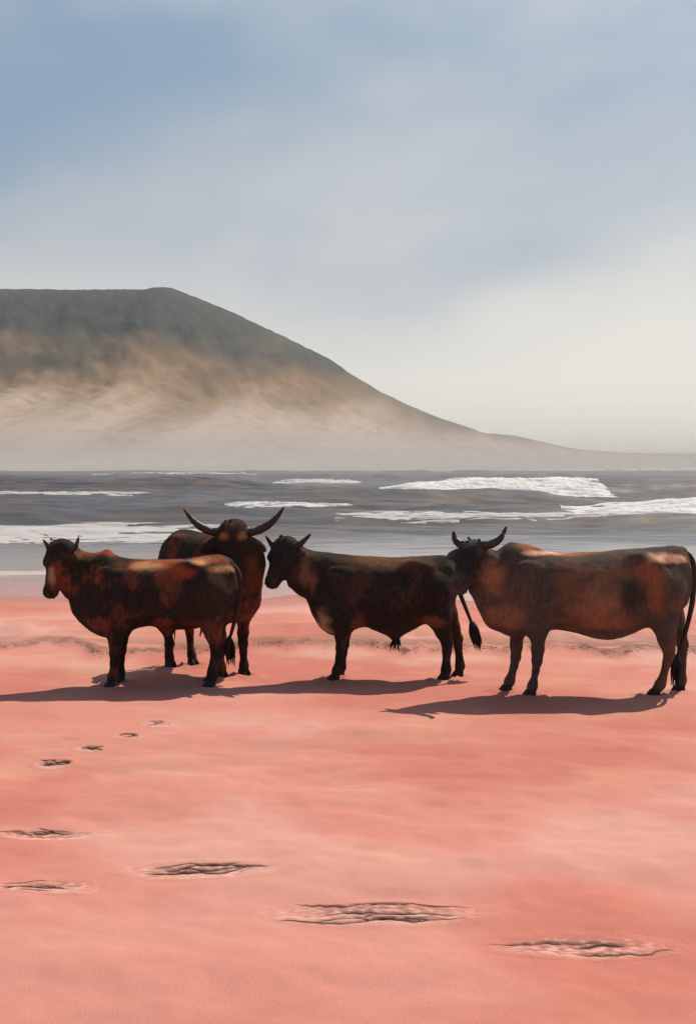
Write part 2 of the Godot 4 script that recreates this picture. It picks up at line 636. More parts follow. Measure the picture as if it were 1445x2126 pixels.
func herd() -> Array:
	var v := func(x: float, y: float, z: float) -> Vector3: return Vector3(x, y, z)
	var black := Color(0.030, 0.024, 0.020)
	var rust := Color(0.20, 0.062, 0.028)
	var tan_ := Color(0.30, 0.17, 0.085)
	var all := []
	# the brindled one on the right
	all.append({
		"name": "cow", "category": "cow", "seed": 1, "at": v.call(2.146, -0.012, -12.35), "turn": 0.0,
		"label": "large grey-brown cow with rusty flank patches and swollen belly, rightmost of the herd",
		"top": [[-1.036, 1.235], [-0.973, 1.258], [-0.846, 1.262], [-0.782, 1.318], [-0.715, 1.356], [-0.613, 1.338], [-0.55, 1.324], [-0.423, 1.285], [-0.296, 1.260], [-0.127, 1.260], [0.085, 1.270], [0.296, 1.292], [0.465, 1.306], [0.634, 1.318], [0.74, 1.318], [0.804, 1.285], [0.846, 1.22], [0.866, 1.12]],
		"bottom": [[-1.08, 0.90], [-1.05, 0.86], [-1.005, 0.757], [-0.947, 0.645], [-0.90, 0.595], [-0.804, 0.556], [-0.715, 0.523], [-0.592, 0.538], [-0.431, 0.572], [-0.296, 0.583], [-0.127, 0.549], [-0.042, 0.522], [0.042, 0.500], [0.127, 0.492], [0.211, 0.500], [0.296, 0.528], [0.423, 0.583], [0.529, 0.635], [0.719, 0.70], [0.83, 0.80], [0.866, 0.92]],
		"width": [[-1.08, 0.10], [-0.9, 0.15], [-0.65, 0.235], [-0.4, 0.285], [0.0, 0.345], [0.2, 0.345], [0.45, 0.29], [0.6, 0.25], [0.75, 0.18], [0.866, 0.09]],
		"shoulder": v.call(-0.58, 0.93, 0.19), "hook": v.call(0.43, 1.235, 0.215), "pin": v.call(0.77, 1.15, 0.1),
		"legs": [front_leg(-0.655, -0.735, -0.15, -0.64), front_leg(-0.50, -0.555, 0.16, -0.49), hind_leg(v.call(0.60, 0.92, 0.17), Vector2(0.60, 0.66), Vector2(0.65, 0.385), 0.575, 0.525, 0.16), hind_leg(v.call(0.66, 0.92, 0.16), Vector2(0.73, 0.66), Vector2(0.83, 0.43), 0.815, 0.80, -0.15)],
		"poll": v.call(-1.05, 1.305, 0.06), "nose": v.call(-1.225, 0.955, 0.21), "face": v.call(-0.72, 0.1, 0.69), "neck": v.call(-0.84, 1.02, 0.0), "neck_r": 0.17, "head": 1.1,
		"ears": [[v.call(-1.13, 1.255, 0.02), v.call(-1.27, 1.225, -0.06), 0.06], [v.call(-0.97, 1.235, 0.12), v.call(-0.85, 1.20, 0.22), 0.055]],
		"horns": [[v.call(-1.09, 1.325, 0.02), v.call(-1.16, 1.335, -0.03), v.call(-1.205, 1.385, -0.06), v.call(-1.215, 1.45, -0.06)], [v.call(-0.99, 1.33, 0.11), v.call(-0.91, 1.345, 0.19), v.call(-0.835, 1.40, 0.25), v.call(-0.785, 1.505, 0.27)]], "horn_r": 0.052,
		"tail": [v.call(0.79, 1.27, 0.0), v.call(0.875, 1.17, 0.02), v.call(0.875, 0.85, 0.03), v.call(0.80, 0.52, 0.04), v.call(0.735, 0.34, 0.05)], "brush": v.call(-0.02, -0.27, 0.0),
		"coat": Color(0.085, 0.068, 0.055), "second": Color(0.15, 0.078, 0.048), "mottle": 0.5,
		"patches": [
			[v.call(0.0, 0.82, 0.3), v.call(0.36, 0.30, 0.35), Color(0.30, 0.14, 0.076), 0.9], [v.call(-0.22, 1.02, 0.26), v.call(0.18, 0.28, 0.3), Color(0.18, 0.088, 0.052), 0.8],
			[v.call(0.22, 1.10, 0.28), v.call(0.5, 0.09, 0.3), Color(0.23, 0.105, 0.058), 0.8], [v.call(0.50, 0.95, 0.26), v.call(0.10, 0.26, 0.25), Color(0.29, 0.105, 0.05), 0.8], [v.call(0.43, 1.06, 0.28), v.call(0.16, 0.12, 0.25), Color(0.29, 0.105, 0.05), 0.8],
			[v.call(-0.78, 0.70, 0.2), v.call(0.25, 0.14, 0.25), Color(0.27, 0.125, 0.068), 0.9], [v.call(-0.90, 1.06, 0.2), v.call(0.15, 0.17, 0.25), Color(0.32, 0.145, 0.075), 0.9],
			[v.call(-0.45, 1.34, 0.0), v.call(0.36, 0.085, 0.15), Color(0.36, 0.12, 0.05), 0.85], [v.call(-0.36, 1.265, 0.1), v.call(0.33, 0.03, 0.2), Color(0.95, 0.52, 0.31), 1.0], [v.call(-0.12, 1.27, 0.0), v.call(0.30, 0.06, 0.2), Color(0.28, 0.10, 0.045), 0.8],  # sun rim along hump and back painted into the coat
			[v.call(0.62, 1.225, 0.16), v.call(0.22, 0.055, 0.14), Color(0.95, 0.54, 0.33), 1.0], [v.call(0.28, 0.90, 0.32), v.call(0.16, 0.22, 0.2), Color(0.04, 0.033, 0.028), 0.85],  # pale rump stripe: sunlit pin bone painted in; dark flank patch is coat
			[v.call(-1.12, 1.15, 0.1), v.call(0.2, 0.34, 0.25), Color(0.026, 0.026, 0.030), 0.95], [v.call(0.62, 0.42, 0.16), v.call(0.12, 0.28, 0.12), Color(0.15, 0.075, 0.042), 0.7]],
		"low": [-1.36, -0.46], "high": [1.0, 1.46, 0.46]})
	# the small-headed black one in the middle
	all.append({
		"name": "bull", "category": "bull", "seed": 2, "at": v.call(0.352, -0.012, -13.25), "turn": 0.0,
		"label": "black bull with brown, sun-painted back and tan chest patch, standing left of the rusty-patched cow",
		"top": [[-0.908, 1.22], [-0.849, 1.225], [-0.699, 1.215], [-0.594, 1.211], [-0.422, 1.197], [-0.281, 1.184], [0.009, 1.162], [0.2, 1.166], [0.386, 1.175], [0.526, 1.180], [0.599, 1.164], [0.644, 1.10], [0.672, 1.002]],
		"bottom": [[-0.903, 0.89], [-0.835, 0.838], [-0.752, 0.783], [-0.729, 0.725], [-0.70, 0.636], [-0.65, 0.545], [-0.594, 0.475], [-0.499, 0.42], [-0.40, 0.44], [-0.304, 0.484], [-0.186, 0.505], [-0.127, 0.478], [0.041, 0.415], [0.104, 0.405], [0.209, 0.448], [0.386, 0.535], [0.476, 0.545], [0.59, 0.60], [0.65, 0.70], [0.672, 0.80]],
		"width": [[-0.908, 0.12], [-0.75, 0.16], [-0.5, 0.24], [-0.2, 0.29], [0.15, 0.31], [0.35, 0.26], [0.5, 0.23], [0.6, 0.17], [0.672, 0.1]],
		"shoulder": v.call(-0.42, 0.86, 0.2), "hook": v.call(0.33, 1.11, 0.2), "pin": v.call(0.58, 1.04, 0.1),
		"legs": [front_leg(-0.42, -0.475, 0.15, -0.40, 0.50), front_leg(-0.39, -0.43, -0.15, -0.38, 0.50), hind_leg(v.call(0.46, 0.84, 0.16), Vector2(0.50, 0.60), Vector2(0.575, 0.36), 0.565, 0.55, 0.14), hind_leg(v.call(0.50, 0.84, 0.15), Vector2(0.58, 0.60), Vector2(0.69, 0.38), 0.715, 0.70, -0.13)],
		"poll": v.call(-0.945, 1.285, 0.05), "nose": v.call(-1.10, 0.92, 0.18), "face": v.call(-0.75, 0.1, 0.66), "neck": v.call(-0.70, 0.97, 0.0), "neck_r": 0.17, "head": 1.1,
		"ears": [[v.call(-1.01, 1.235, -0.03), v.call(-1.08, 1.245, -0.12), 0.04], [v.call(-0.86, 1.225, 0.12), v.call(-0.75, 1.20, 0.20), 0.045]],
		"horns": [[v.call(-0.985, 1.285, 0.01), v.call(-1.05, 1.275, -0.03), v.call(-1.09, 1.31, -0.05), v.call(-1.13, 1.365, -0.05)], [v.call(-0.88, 1.27, 0.10), v.call(-0.83, 1.275, 0.15), v.call(-0.765, 1.325, 0.19), v.call(-0.695, 1.395, 0.2)]], "horn_r": 0.046,
		"tail": [v.call(0.60, 1.12, 0.0), v.call(0.665, 1.02, -0.01), v.call(0.70, 0.84, -0.02), v.call(0.76, 0.68, -0.03), v.call(0.82, 0.53, -0.03)], "brush": v.call(0.07, -0.26, 0.0),
		"sheath": v.call(0.10, 0.355, 0.0),
		"coat": Color(0.034, 0.028, 0.024), "second": Color(0.11, 0.052, 0.033), "mottle": 0.5,
		"patches": [
			[v.call(-0.05, 1.14, 0.1), v.call(0.42, 0.11, 0.35), Color(0.16, 0.072, 0.036), 0.85], [v.call(-0.75, 1.05, 0.15), v.call(0.07, 0.17, 0.2), Color(0.24, 0.115, 0.058), 0.8], [v.call(-0.68, 0.92, 0.15), v.call(0.05, 0.13, 0.2), Color(0.20, 0.10, 0.058), 0.7],  # browner back: sun on the topline put into the coat colour
			[v.call(-0.57, 0.56, 0.15), v.call(0.10, 0.16, 0.2), Color(0.50, 0.33, 0.17), 1.0], [v.call(-0.25, 0.56, 0.25), v.call(0.075, 0.12, 0.2), Color(0.20, 0.075, 0.045), 0.8], [v.call(0.42, 0.57, 0.2), v.call(0.14, 0.06, 0.2), Color(0.22, 0.10, 0.045), 0.8],
			[v.call(-0.85, 1.21, 0.0), v.call(0.14, 0.05, 0.15), Color(0.20, 0.09, 0.045), 0.8], [v.call(0.64, 0.6, 0.0), v.call(0.09, 0.4, 0.2), Color(0.085, 0.048, 0.03), 0.7]],
		"low": [-1.22, -0.42], "high": [0.92, 1.34, 0.46]})
	# the humped one on the left, its face with a tan cheek
	all.append({
		"name": "bull", "category": "bull", "seed": 3, "at": v.call(-1.683, -0.012, -12.85), "turn": 0.0,
		"label": "black humped bull with tan cheek and rust-red sun-painted back at the left end of the herd",
		"top": [[-0.90, 1.235], [-0.81, 1.235], [-0.7, 1.215], [-0.625, 1.226], [-0.554, 1.248], [-0.519, 1.26], [-0.488, 1.250], [-0.458, 1.218], [-0.396, 1.188], [-0.273, 1.175], [-0.092, 1.17], [0.176, 1.176], [0.34, 1.195], [0.48, 1.215], [0.57, 1.195], [0.64, 1.12], [0.685, 0.99]],
		"bottom": [[-0.94, 0.87], [-0.90, 0.82], [-0.862, 0.785], [-0.838, 0.675], [-0.779, 0.60], [-0.669, 0.508], [-0.528, 0.452], [-0.396, 0.482], [-0.282, 0.521], [-0.22, 0.543], [-0.123, 0.557], [0.004, 0.532], [0.20, 0.525], [0.31, 0.54], [0.42, 0.60], [0.55, 0.65], [0.64, 0.72], [0.685, 0.80]],
		"width": [[-0.94, 0.12], [-0.75, 0.17], [-0.5, 0.245], [-0.2, 0.285], [0.10, 0.31], [0.28, 0.27], [0.45, 0.23], [0.58, 0.17], [0.685, 0.09]],
		"shoulder": v.call(-0.45, 0.88, 0.2), "hook": v.call(0.28, 1.13, 0.205), "pin": v.call(0.60, 1.05, 0.1),
		"legs": [front_leg(-0.43, -0.46, 0.15, -0.415, 0.50), front_leg(-0.41, -0.43, -0.15, -0.40, 0.50), hind_leg(v.call(0.44, 0.86, 0.165), Vector2(0.45, 0.62), Vector2(0.485, 0.38), 0.455, 0.43, 0.15), hind_leg(v.call(0.44, 0.86, 0.155), Vector2(0.44, 0.62), Vector2(0.47, 0.38), 0.43, 0.405, -0.14)],
		"poll": v.call(-0.935, 1.285, 0.06), "nose": v.call(-1.035, 0.86, 0.19), "face": v.call(-0.62, 0.1, 0.78), "neck": v.call(-0.74, 1.0, 0.0), "neck_r": 0.17, "head": 1.1,
		"ears": [[v.call(-1.02, 1.225, 0.0), v.call(-1.09, 1.19, -0.07), 0.045], [v.call(-0.85, 1.215, 0.13), v.call(-0.75, 1.16, 0.22), 0.05]],
		"horns": [[v.call(-0.985, 1.27, 0.02), v.call(-1.04, 1.265, -0.02), v.call(-1.075, 1.305, -0.04), v.call(-1.11, 1.348, -0.04)], [v.call(-0.875, 1.275, 0.11), v.call(-0.81, 1.268, 0.16), v.call(-0.762, 1.31, 0.20), v.call(-0.735, 1.385, 0.21)]], "horn_r": 0.041,
		"tail": [v.call(0.60, 1.14, 0.0), v.call(0.685, 1.02, 0.0), v.call(0.69, 0.82, 0.01), v.call(0.64, 0.58, 0.02), v.call(0.60, 0.44, 0.03)], "brush": v.call(0.02, -0.25, 0.0),
		"sheath": v.call(0.045, 0.40, 0.0),
		"coat": Color(0.032, 0.025, 0.021), "second": Color(0.20, 0.058, 0.030), "mottle": 0.75,
		"patches": [
			[v.call(-0.50, 1.24, 0.0), v.call(0.30, 0.055, 0.2), Color(0.36, 0.07, 0.03), 0.9], [v.call(-0.03, 1.13, 0.08), v.call(0.36, 0.065, 0.25), Color(0.36, 0.085, 0.035), 0.85], [v.call(-0.12, 1.12, 0.2), v.call(0.17, 0.045, 0.2), Color(0.62, 0.32, 0.15), 0.95], [v.call(0.2, 1.07, 0.2), v.call(0.17, 0.08, 0.15), Color(0.36, 0.075, 0.032), 0.65],  # red and tan bands: sun rim painted along hump and back
			[v.call(0.40, 1.17, 0.12), v.call(0.24, 0.06, 0.2), Color(0.42, 0.13, 0.055), 0.85], [v.call(0.50, 1.09, 0.15), v.call(0.15, 0.045, 0.15), Color(0.66, 0.32, 0.15), 0.95], [v.call(0.34, 1.15, 0.15), v.call(0.12, 0.04, 0.15), Color(0.60, 0.28, 0.12), 0.9], [v.call(-0.80, 1.21, 0.05), v.call(0.14, 0.05, 0.2), Color(0.26, 0.10, 0.045), 0.8],  # sunlit rump and neck tops painted into the coat too
			[v.call(-0.985, 1.03, 0.22), v.call(0.05, 0.12, 0.14), Color(0.46, 0.26, 0.13), 1.0], [v.call(0.33, 0.58, 0.25), v.call(0.2, 0.08, 0.2), Color(0.15, 0.045, 0.025), 0.7], [v.call(0.48, 0.9, 0.2), v.call(0.2, 0.3, 0.3), Color(0.06, 0.034, 0.024), 0.5]],
		"low": [-1.22, -0.42], "high": [0.98, 1.36, 0.46]})
	# the wide-horned bull behind it, turned towards the viewer
	all.append({
		"name": "bull", "category": "bull", "seed": 4, "at": v.call(-1.36, -0.012, -13.70), "turn": PI - 0.87,
		"label": "dark brown bull with very long spreading horns, standing behind the humped bull's rump",
		"top": [[-0.72, 1.30], [-0.6, 1.32], [-0.45, 1.35], [-0.3, 1.37], [-0.1, 1.36], [0.15, 1.365], [0.35, 1.39], [0.5, 1.385], [0.6, 1.33], [0.66, 1.22], [0.68, 1.1]],
		"bottom": [[-0.72, 0.92], [-0.66, 0.74], [-0.58, 0.62], [-0.45, 0.53], [-0.3, 0.56], [-0.1, 0.57], [0.1, 0.56], [0.3, 0.60], [0.45, 0.64], [0.58, 0.72], [0.68, 0.9]],
		"width": [[-0.72, 0.16], [-0.55, 0.22], [-0.35, 0.27], [0.0, 0.32], [0.25, 0.30], [0.45, 0.25], [0.58, 0.19], [0.68, 0.1]],
		"shoulder": v.call(-0.36, 0.96, 0.2), "hook": v.call(0.32, 1.31, 0.2), "pin": v.call(0.58, 1.2, 0.1),
		"legs": [front_leg(-0.40, -0.42, 0.15, -0.38), front_leg(-0.38, -0.40, -0.15, -0.38), hind_leg(v.call(0.42, 0.95, 0.17), Vector2(0.44, 0.68), Vector2(0.53, 0.42), 0.48, 0.45, 0.15), hind_leg(v.call(0.44, 0.95, 0.16), Vector2(0.48, 0.68), Vector2(0.57, 0.42), 0.53, 0.50, -0.14)],
		"poll": v.call(-0.56, 1.43, -0.10), "nose": v.call(-0.70, 1.06, -0.215), "face": v.call(-0.764, 0.15, -0.645), "neck": v.call(-0.44, 1.08, 0.0), "neck_r": 0.2, "head": 1.22,
		"ears": [], "side_ears": true,
		"horns": [], "horn_r": 0.056, "spread": true,
		"tail": [v.call(0.60, 1.32, 0.0), v.call(0.70, 1.2, 0.0), v.call(0.72, 0.9, 0.0), v.call(0.70, 0.6, 0.0), v.call(0.70, 0.45, 0.0)], "brush": v.call(0.0, -0.25, 0.0),
		"sheath": v.call(0.05, 0.43, 0.0),
		"coat": Color(0.040, 0.026, 0.020), "second": Color(0.21, 0.068, 0.034), "mottle": 0.7,
		"patches": [
			[v.call(-0.1, 1.33, 0.15), v.call(0.25, 0.1, 0.25), Color(0.20, 0.07, 0.034), 0.7], [v.call(-0.6, 1.0, 0.1), v.call(0.25, 0.3, 0.3), Color(0.19, 0.062, 0.034), 0.8]],
		"low": [-1.16, -0.50], "high": [0.86, 1.52, 0.46]})
	# horns of the wide-horned bull, laid out across its forehead
	var w: Dictionary = all[3]
	var hb := head_basis(w)
	var side := -hb.z                         # the animal's left
	for s in [-1.0, 1.0]:
		var root: Vector3 = w.poll + side * s * 0.10 + hb.x * 0.09
		w.ears.append([root, root + side * s * 0.20 + Vector3(0, -0.11, 0) + hb.y * -0.03, 0.06])
		w.patches.append([w.poll + side * s * 0.075 + hb.x * 0.10 + hb.y * 0.07, v.call(0.06, 0.05, 0.06), Color(0.32, 0.15, 0.055), 0.9])
	var up := Vector3.UP
	for s in [-1.0, 1.0]:
		var base: Vector3 = w.poll + side * s * 0.10 + hb.x * 0.02
		var long := 1.0 if s > 0.0 else 0.97
		w.horns.append([base, base + (side * s * 0.10 + up * -0.005) * long, base + (side * s * 0.22 + up * 0.05) * long, base + (side * s * 0.31 + up * 0.13) * long, base + (side * s * 0.375 + up * 0.225) * long])
	return all

# ------------------------------------------------------------------ land and water
func sand_height(x: float, z: float) -> float:
	var y := sand_plain(x, z)
	if z < -5.0 and z > -11.5:
		for h in hollows:
			var dx: float = (x - h[0]) / (h[2] * 0.72)
			var dz: float = (z - h[1]) / (h[3] * 0.72)
			var q := dx * dx + dz * dz
			if q < 1.0:
				y -= 0.08 * (1.0 - smoothstep(0.72, 1.0, sqrt(q)))
	return y

func sand_plain(x: float, z: float) -> float:
	var D := -z
	var y := 0.0
	var W := D + 1.3 * rolling.get_noise_2d(x * 0.35, 50.0) + 0.35 * rolling.get_noise_2d(x * 1.3, 60.0)
	if W > 15.0:
		y = -0.25 * pow(clampf((W - 15.0) / 9.3, 0.0, 1.0), 1.3)
	if W > 24.3:
		y = -0.25 - (minf(W, 200.0) - 24.3) * 0.04
	if D < 26.0:
		var near := 1.0 - smoothstep(18.0, 25.0, D)
		var calm := 1.0 if D < 9.5 else lerpf(1.0, 0.35, smoothstep(9.5, 12.0, D))
		y += rolling.get_noise_2d(x, z * 1.6) * 0.035 * near * calm
		y += grain.get_noise_2d(x, z) * 0.012 * near * calm
		if D > 11.5 and D < 15.0:
			for h in treads:
				var dd := Vector2(x - h.x, z - h.y)
				if absf(dd.x) < 0.3 and absf(dd.y) < 0.3:
					var l := dd.length() + 0.03 * grain.get_noise_2d(x * 6.0, z * 6.0)
					y += 0.022 * exp(-pow((l - 0.115) / 0.04, 2.0)) + grain.get_noise_2d(x * 7.0, z * 7.0) * 0.014 * (1.0 - smoothstep(0.12, 0.28, l))
		var meander := rolling.get_noise_2d(x * 1.5 + 40.0, 3.0)
		var rdg := (D - 15.6 - meander * 1.1) / 0.36
		y += 0.075 * exp(-rdg * rdg) * (0.55 + 0.9 * absf(grain.get_noise_2d(x * 1.2, 77.0)))
		rdg = (D - 17.6 - meander * 1.6 + x * 0.1) / 0.6
		y += 0.04 * exp(-rdg * rdg)
	return y

func sand_colour(x: float, y: float, z: float) -> Color:
	var D := -z
	var a := streak.get_noise_2d(x * 0.26, z * 0.20)
	var b := streak.get_noise_2d(x * 0.6 + 31.0, z * 0.65)
	var c := grain.get_noise_2d(x * 3.0, z * 3.0)
	var col := Color(0.565, 0.262, 0.212)
	col = col.lerp(Color(0.60, 0.345, 0.30), smoothstep(0.0, 0.5, a + b * 0.35) * 0.9)
	col = col.lerp(Color(0.585, 0.325, 0.225), smoothstep(0.1, 0.5, b - a * 0.3) * 0.45)
	col = col.lerp(Color(0.50, 0.195, 0.155), smoothstep(0.0, 0.5, -a - b * 0.25 + 0.55 * (1.0 - smoothstep(5.2, 8.0, D))))
	col = col.lerp(Color(0.42, 0.225, 0.165), smoothstep(0.2, 0.55, streak.get_noise_2d(x * 0.35 + 60.0, z * 0.9)) * 0.35)
	col = col.lerp(Color(0.525, 0.208, 0.165), 0.6 * (1.0 - smoothstep(5.4, 8.2, D + 1.2 * b)))
	col.g *= 0.93
	col.b *= 0.905
	col *= 1.12 + 0.05 * c
	if D > 12.5:
		# trampled, weed-stained sand round the low ridge
		var meander := rolling.get_noise_2d(x * 1.5 + 40.0, 3.0)
		var r := (D - 15.75 - meander * 1.1) / 1.0
		var stain := exp(-r * r * (0.7 if r > 0.0 else 6.0)) * smoothstep(-0.6, 0.15, streak.get_noise_2d(x * 0.6 - 9.0, z * 1.2))
		col = col.lerp(Color(0.25, 0.145, 0.105), stain * 0.85)
		col = col.lerp(Color(0.17, 0.105, 0.085), exp(-pow((D - 15.42 - meander * 1.1 - 0.2 * c) / 0.08, 2.0)) * smoothstep(-0.4, 0.2, streak.get_noise_2d(x * 1.4, 2.0)) * 0.9)
		col = col.lerp(Color(0.66, 0.40, 0.32), exp(-pow((D - 14.6 - meander * 1.1) / 0.45, 2.0)) * 0.55 * smoothstep(-0.3, 0.4, b))
	var wet := smoothstep(20.5, 24.5, D + 1.0 * b)
	col = col.lerp(Color(0.44, 0.215, 0.18), wet)
	return col

var waves: Array = [
	# x from, x to, z of the crest, height, half width in front, half width behind
	[-60.0, -3.0, -59.0, 0.80, 2.6, 6.0], [-90.0, -6.0, -135.0, 1.45, 5.0, 12.0], [-5.5, 14.0, -85.0, 1.0, 3.2, 8.0], [-2.0, 40.0, -56.5, 0.48, 2.0, 5.0],
	[2.5, 60.0, -112.0, 1.25, 4.0, 9.0], [8.5, 60.0, -59.5, 0.75, 1.5, 4.0], [-7.0, 7.0, -71.0, 0.42, 1.8, 4.0], [-300.0, 300.0, -230.0, 1.3, 10.0, 25.0], [-400.0, 400.0, -380.0, 1.5, 14.0, 30.0],
	[-20.0, 5.0, -46.0, 0.16, 1.0, 2.6], [0.0, 30.0, -42.0, 0.12, 0.9, 2.4]]

func sea_height(x: float, z: float) -> float:
	var D := -z
	var y := SEA
	for w in waves:
		var bend: float = rolling.get_noise_2d(x * 0.06 + w[2], 9.0) * 3.0
		var dz: float = z - w[2] - bend
		var wid: float = w[4] if dz > 0.0 else w[5]
		if absf(dz) > wid * 3.0:
			continue
		var span: float = (w[1] - w[0]) * 0.12 + 1.0
		var win := smoothstep(w[0] - span, w[0] + span, x) * (1.0 - smoothstep(w[1] - span, w[1] + span, x))
		y += float(w[3]) * win * exp(-dz * dz / (wid * wid)) * (0.85 + 0.3 * rolling.get_noise_2d(x * 0.12, w[2]))
	var chop := smoothstep(26.0, 60.0, D)
	y += grain.get_noise_2d(x * 0.06, z * 0.30) * 0.20 * chop + grain.get_noise_2d(x * 0.20, z * 0.8) * 0.05 * chop
	y += rolling.get_noise_2d(x * 0.5, z * 1.2) * 0.02 * smoothstep(24.0, 40.0, D)
	return y

func sea_colour(x: float, y: float, z: float) -> Color:
	var n := streak.get_noise_2d(x * 0.12, z * 0.22)
	var c := Color(0.060, 0.053, 0.052).lerp(Color(0.105, 0.076, 0.060), smoothstep(-0.2, 0.4, n))
	c = c.lerp(Color(0.30, 0.25, 0.235), 1.0 - smoothstep(30.0, 50.0, -z))
	c = c.lerp(Color(0.50, 0.25, 0.21), 1.0 - smoothstep(24.5, 31.0, -z))
	return c

func foam(label: String, x0: float, x1: float, z0: float, z1: float, lift: float, gaps: float, mat: Material, sd: float, shade := Color(0.50, 0.49, 0.48)) -> void:
	var xs := PackedFloat32Array()
	var zs := PackedFloat32Array()
	for i in 321:
		xs.append(lerpf(x0, x1, i / 320.0))
	for j in 91:
		zs.append(lerpf(z0, z1, j / 90.0))
	var sx := (x1 - x0)
	var far := 60.0 / absf(z0 + z1) * 2.0
	var high := func(x: float, z: float) -> float:
		var u := (x - x0) / sx * 2.0 - 1.0
		var w := (z - z0) / (z1 - z0) * 2.0 - 1.0
		var ed := (1.0 - pow(absf(u), 3.0)) * (1.0 - w * w)
		var n := streak.get_noise_2d(x * 0.09 * far + sd * 9.0, z * 0.8 * far) * 0.9 + streak.get_noise_2d(x * 0.22 * far - sd * 5.0, z * 3.2 * far) * 0.75 + grain.get_noise_2d(x * 0.5 * far, z * 2.4 * far) * 0.30
		var k := clampf(ed * 1.25 + n - gaps, -0.3, 1.0)
		return sea_height(x, z) + lift * k * (0.75 + 0.5 * absf(grain.get_noise_2d(x * 0.8 * far + sd, z * 0.8 * far)))
	var o := obj("foam_crest", sheet(xs, zs, high, func(_x: float, _y: float, _z: float) -> Color: return shade), mat)
	tag(o, label, "wave", "white water in the bay")

var ridge: Array = [[-4000, 190], [-2600, 290], [-1500, 322], [-900, 318], [-619, 319], [-507, 318], [-362, 318], [-340, 322], [-315, 322], [-276, 307], [-216, 283], [-173, 263], [-105, 231], [-28, 193], [-2, 173], [58, 137], [101, 116], [152, 94], [203, 77], [238, 64], [289, 60], [332, 50], [375, 39], [435, 32], [486, 28], [619, 27], [1500, 34], [2600, 22], [4000, 16]]

func ridge_at(x: float) -> float:
	for i in ridge.size() - 1:
		if x <= ridge[i + 1][0]:
			return lerpf(ridge[i][1], ridge[i + 1][1], (x - ridge[i][0]) / float(ridge[i + 1][0] - ridge[i][0]))
	return ridge[-1][1]

func mountain_height(x: float, z: float) -> float:
	var D := -z
	var H := ridge_at(x)
	var t := clampf((D - 1150.0) / 1350.0, 0.0, 1.0)
	var shape := 0.10 * smoothstep(0.0, 0.2, t) + 0.55 * pow(t, 1.6) + 0.35 * smoothstep(0.62, 0.97, t)
	if D > 2500.0:
		shape = 1.0 - 0.9 * smoothstep(2700.0, 4200.0, D)
	var gully := rolling.get_noise_2d(x * 0.012, z * 0.004) * 0.16 + grain.get_noise_2d(x * 0.012, z * 0.006) * 0.07
	var y := H * shape + H * gully * 0.32 * sin(PI * clampf(t, 0.0, 1.0)) * smoothstep(0.1, 0.7, t) + grain.get_noise_2d(x * 0.03, z * 0.03) * 1.6 * t
	return y - 1.5

func mountain_colour(x: float, y: float, z: float) -> Color:
	var n := streak.get_noise_2d(x * 0.006, y * 0.02 + z * 0.002)
	var f := grain.get_noise_2d(x * 0.05, y * 0.12 + z * 0.01)
	var k := y + 80.0 * n
	var c := Color(0.40, 0.315, 0.265).lerp(Color(0.27, 0.19, 0.125), smoothstep(25.0, 125.0, k))  # pale sandy foot, with the low haze painted into its colour
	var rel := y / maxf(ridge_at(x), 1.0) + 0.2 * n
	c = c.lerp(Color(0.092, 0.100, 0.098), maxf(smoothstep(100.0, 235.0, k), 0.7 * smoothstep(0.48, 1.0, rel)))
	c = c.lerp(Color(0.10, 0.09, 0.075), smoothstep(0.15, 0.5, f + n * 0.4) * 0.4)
	return c * (1.0 + 0.2 * f)

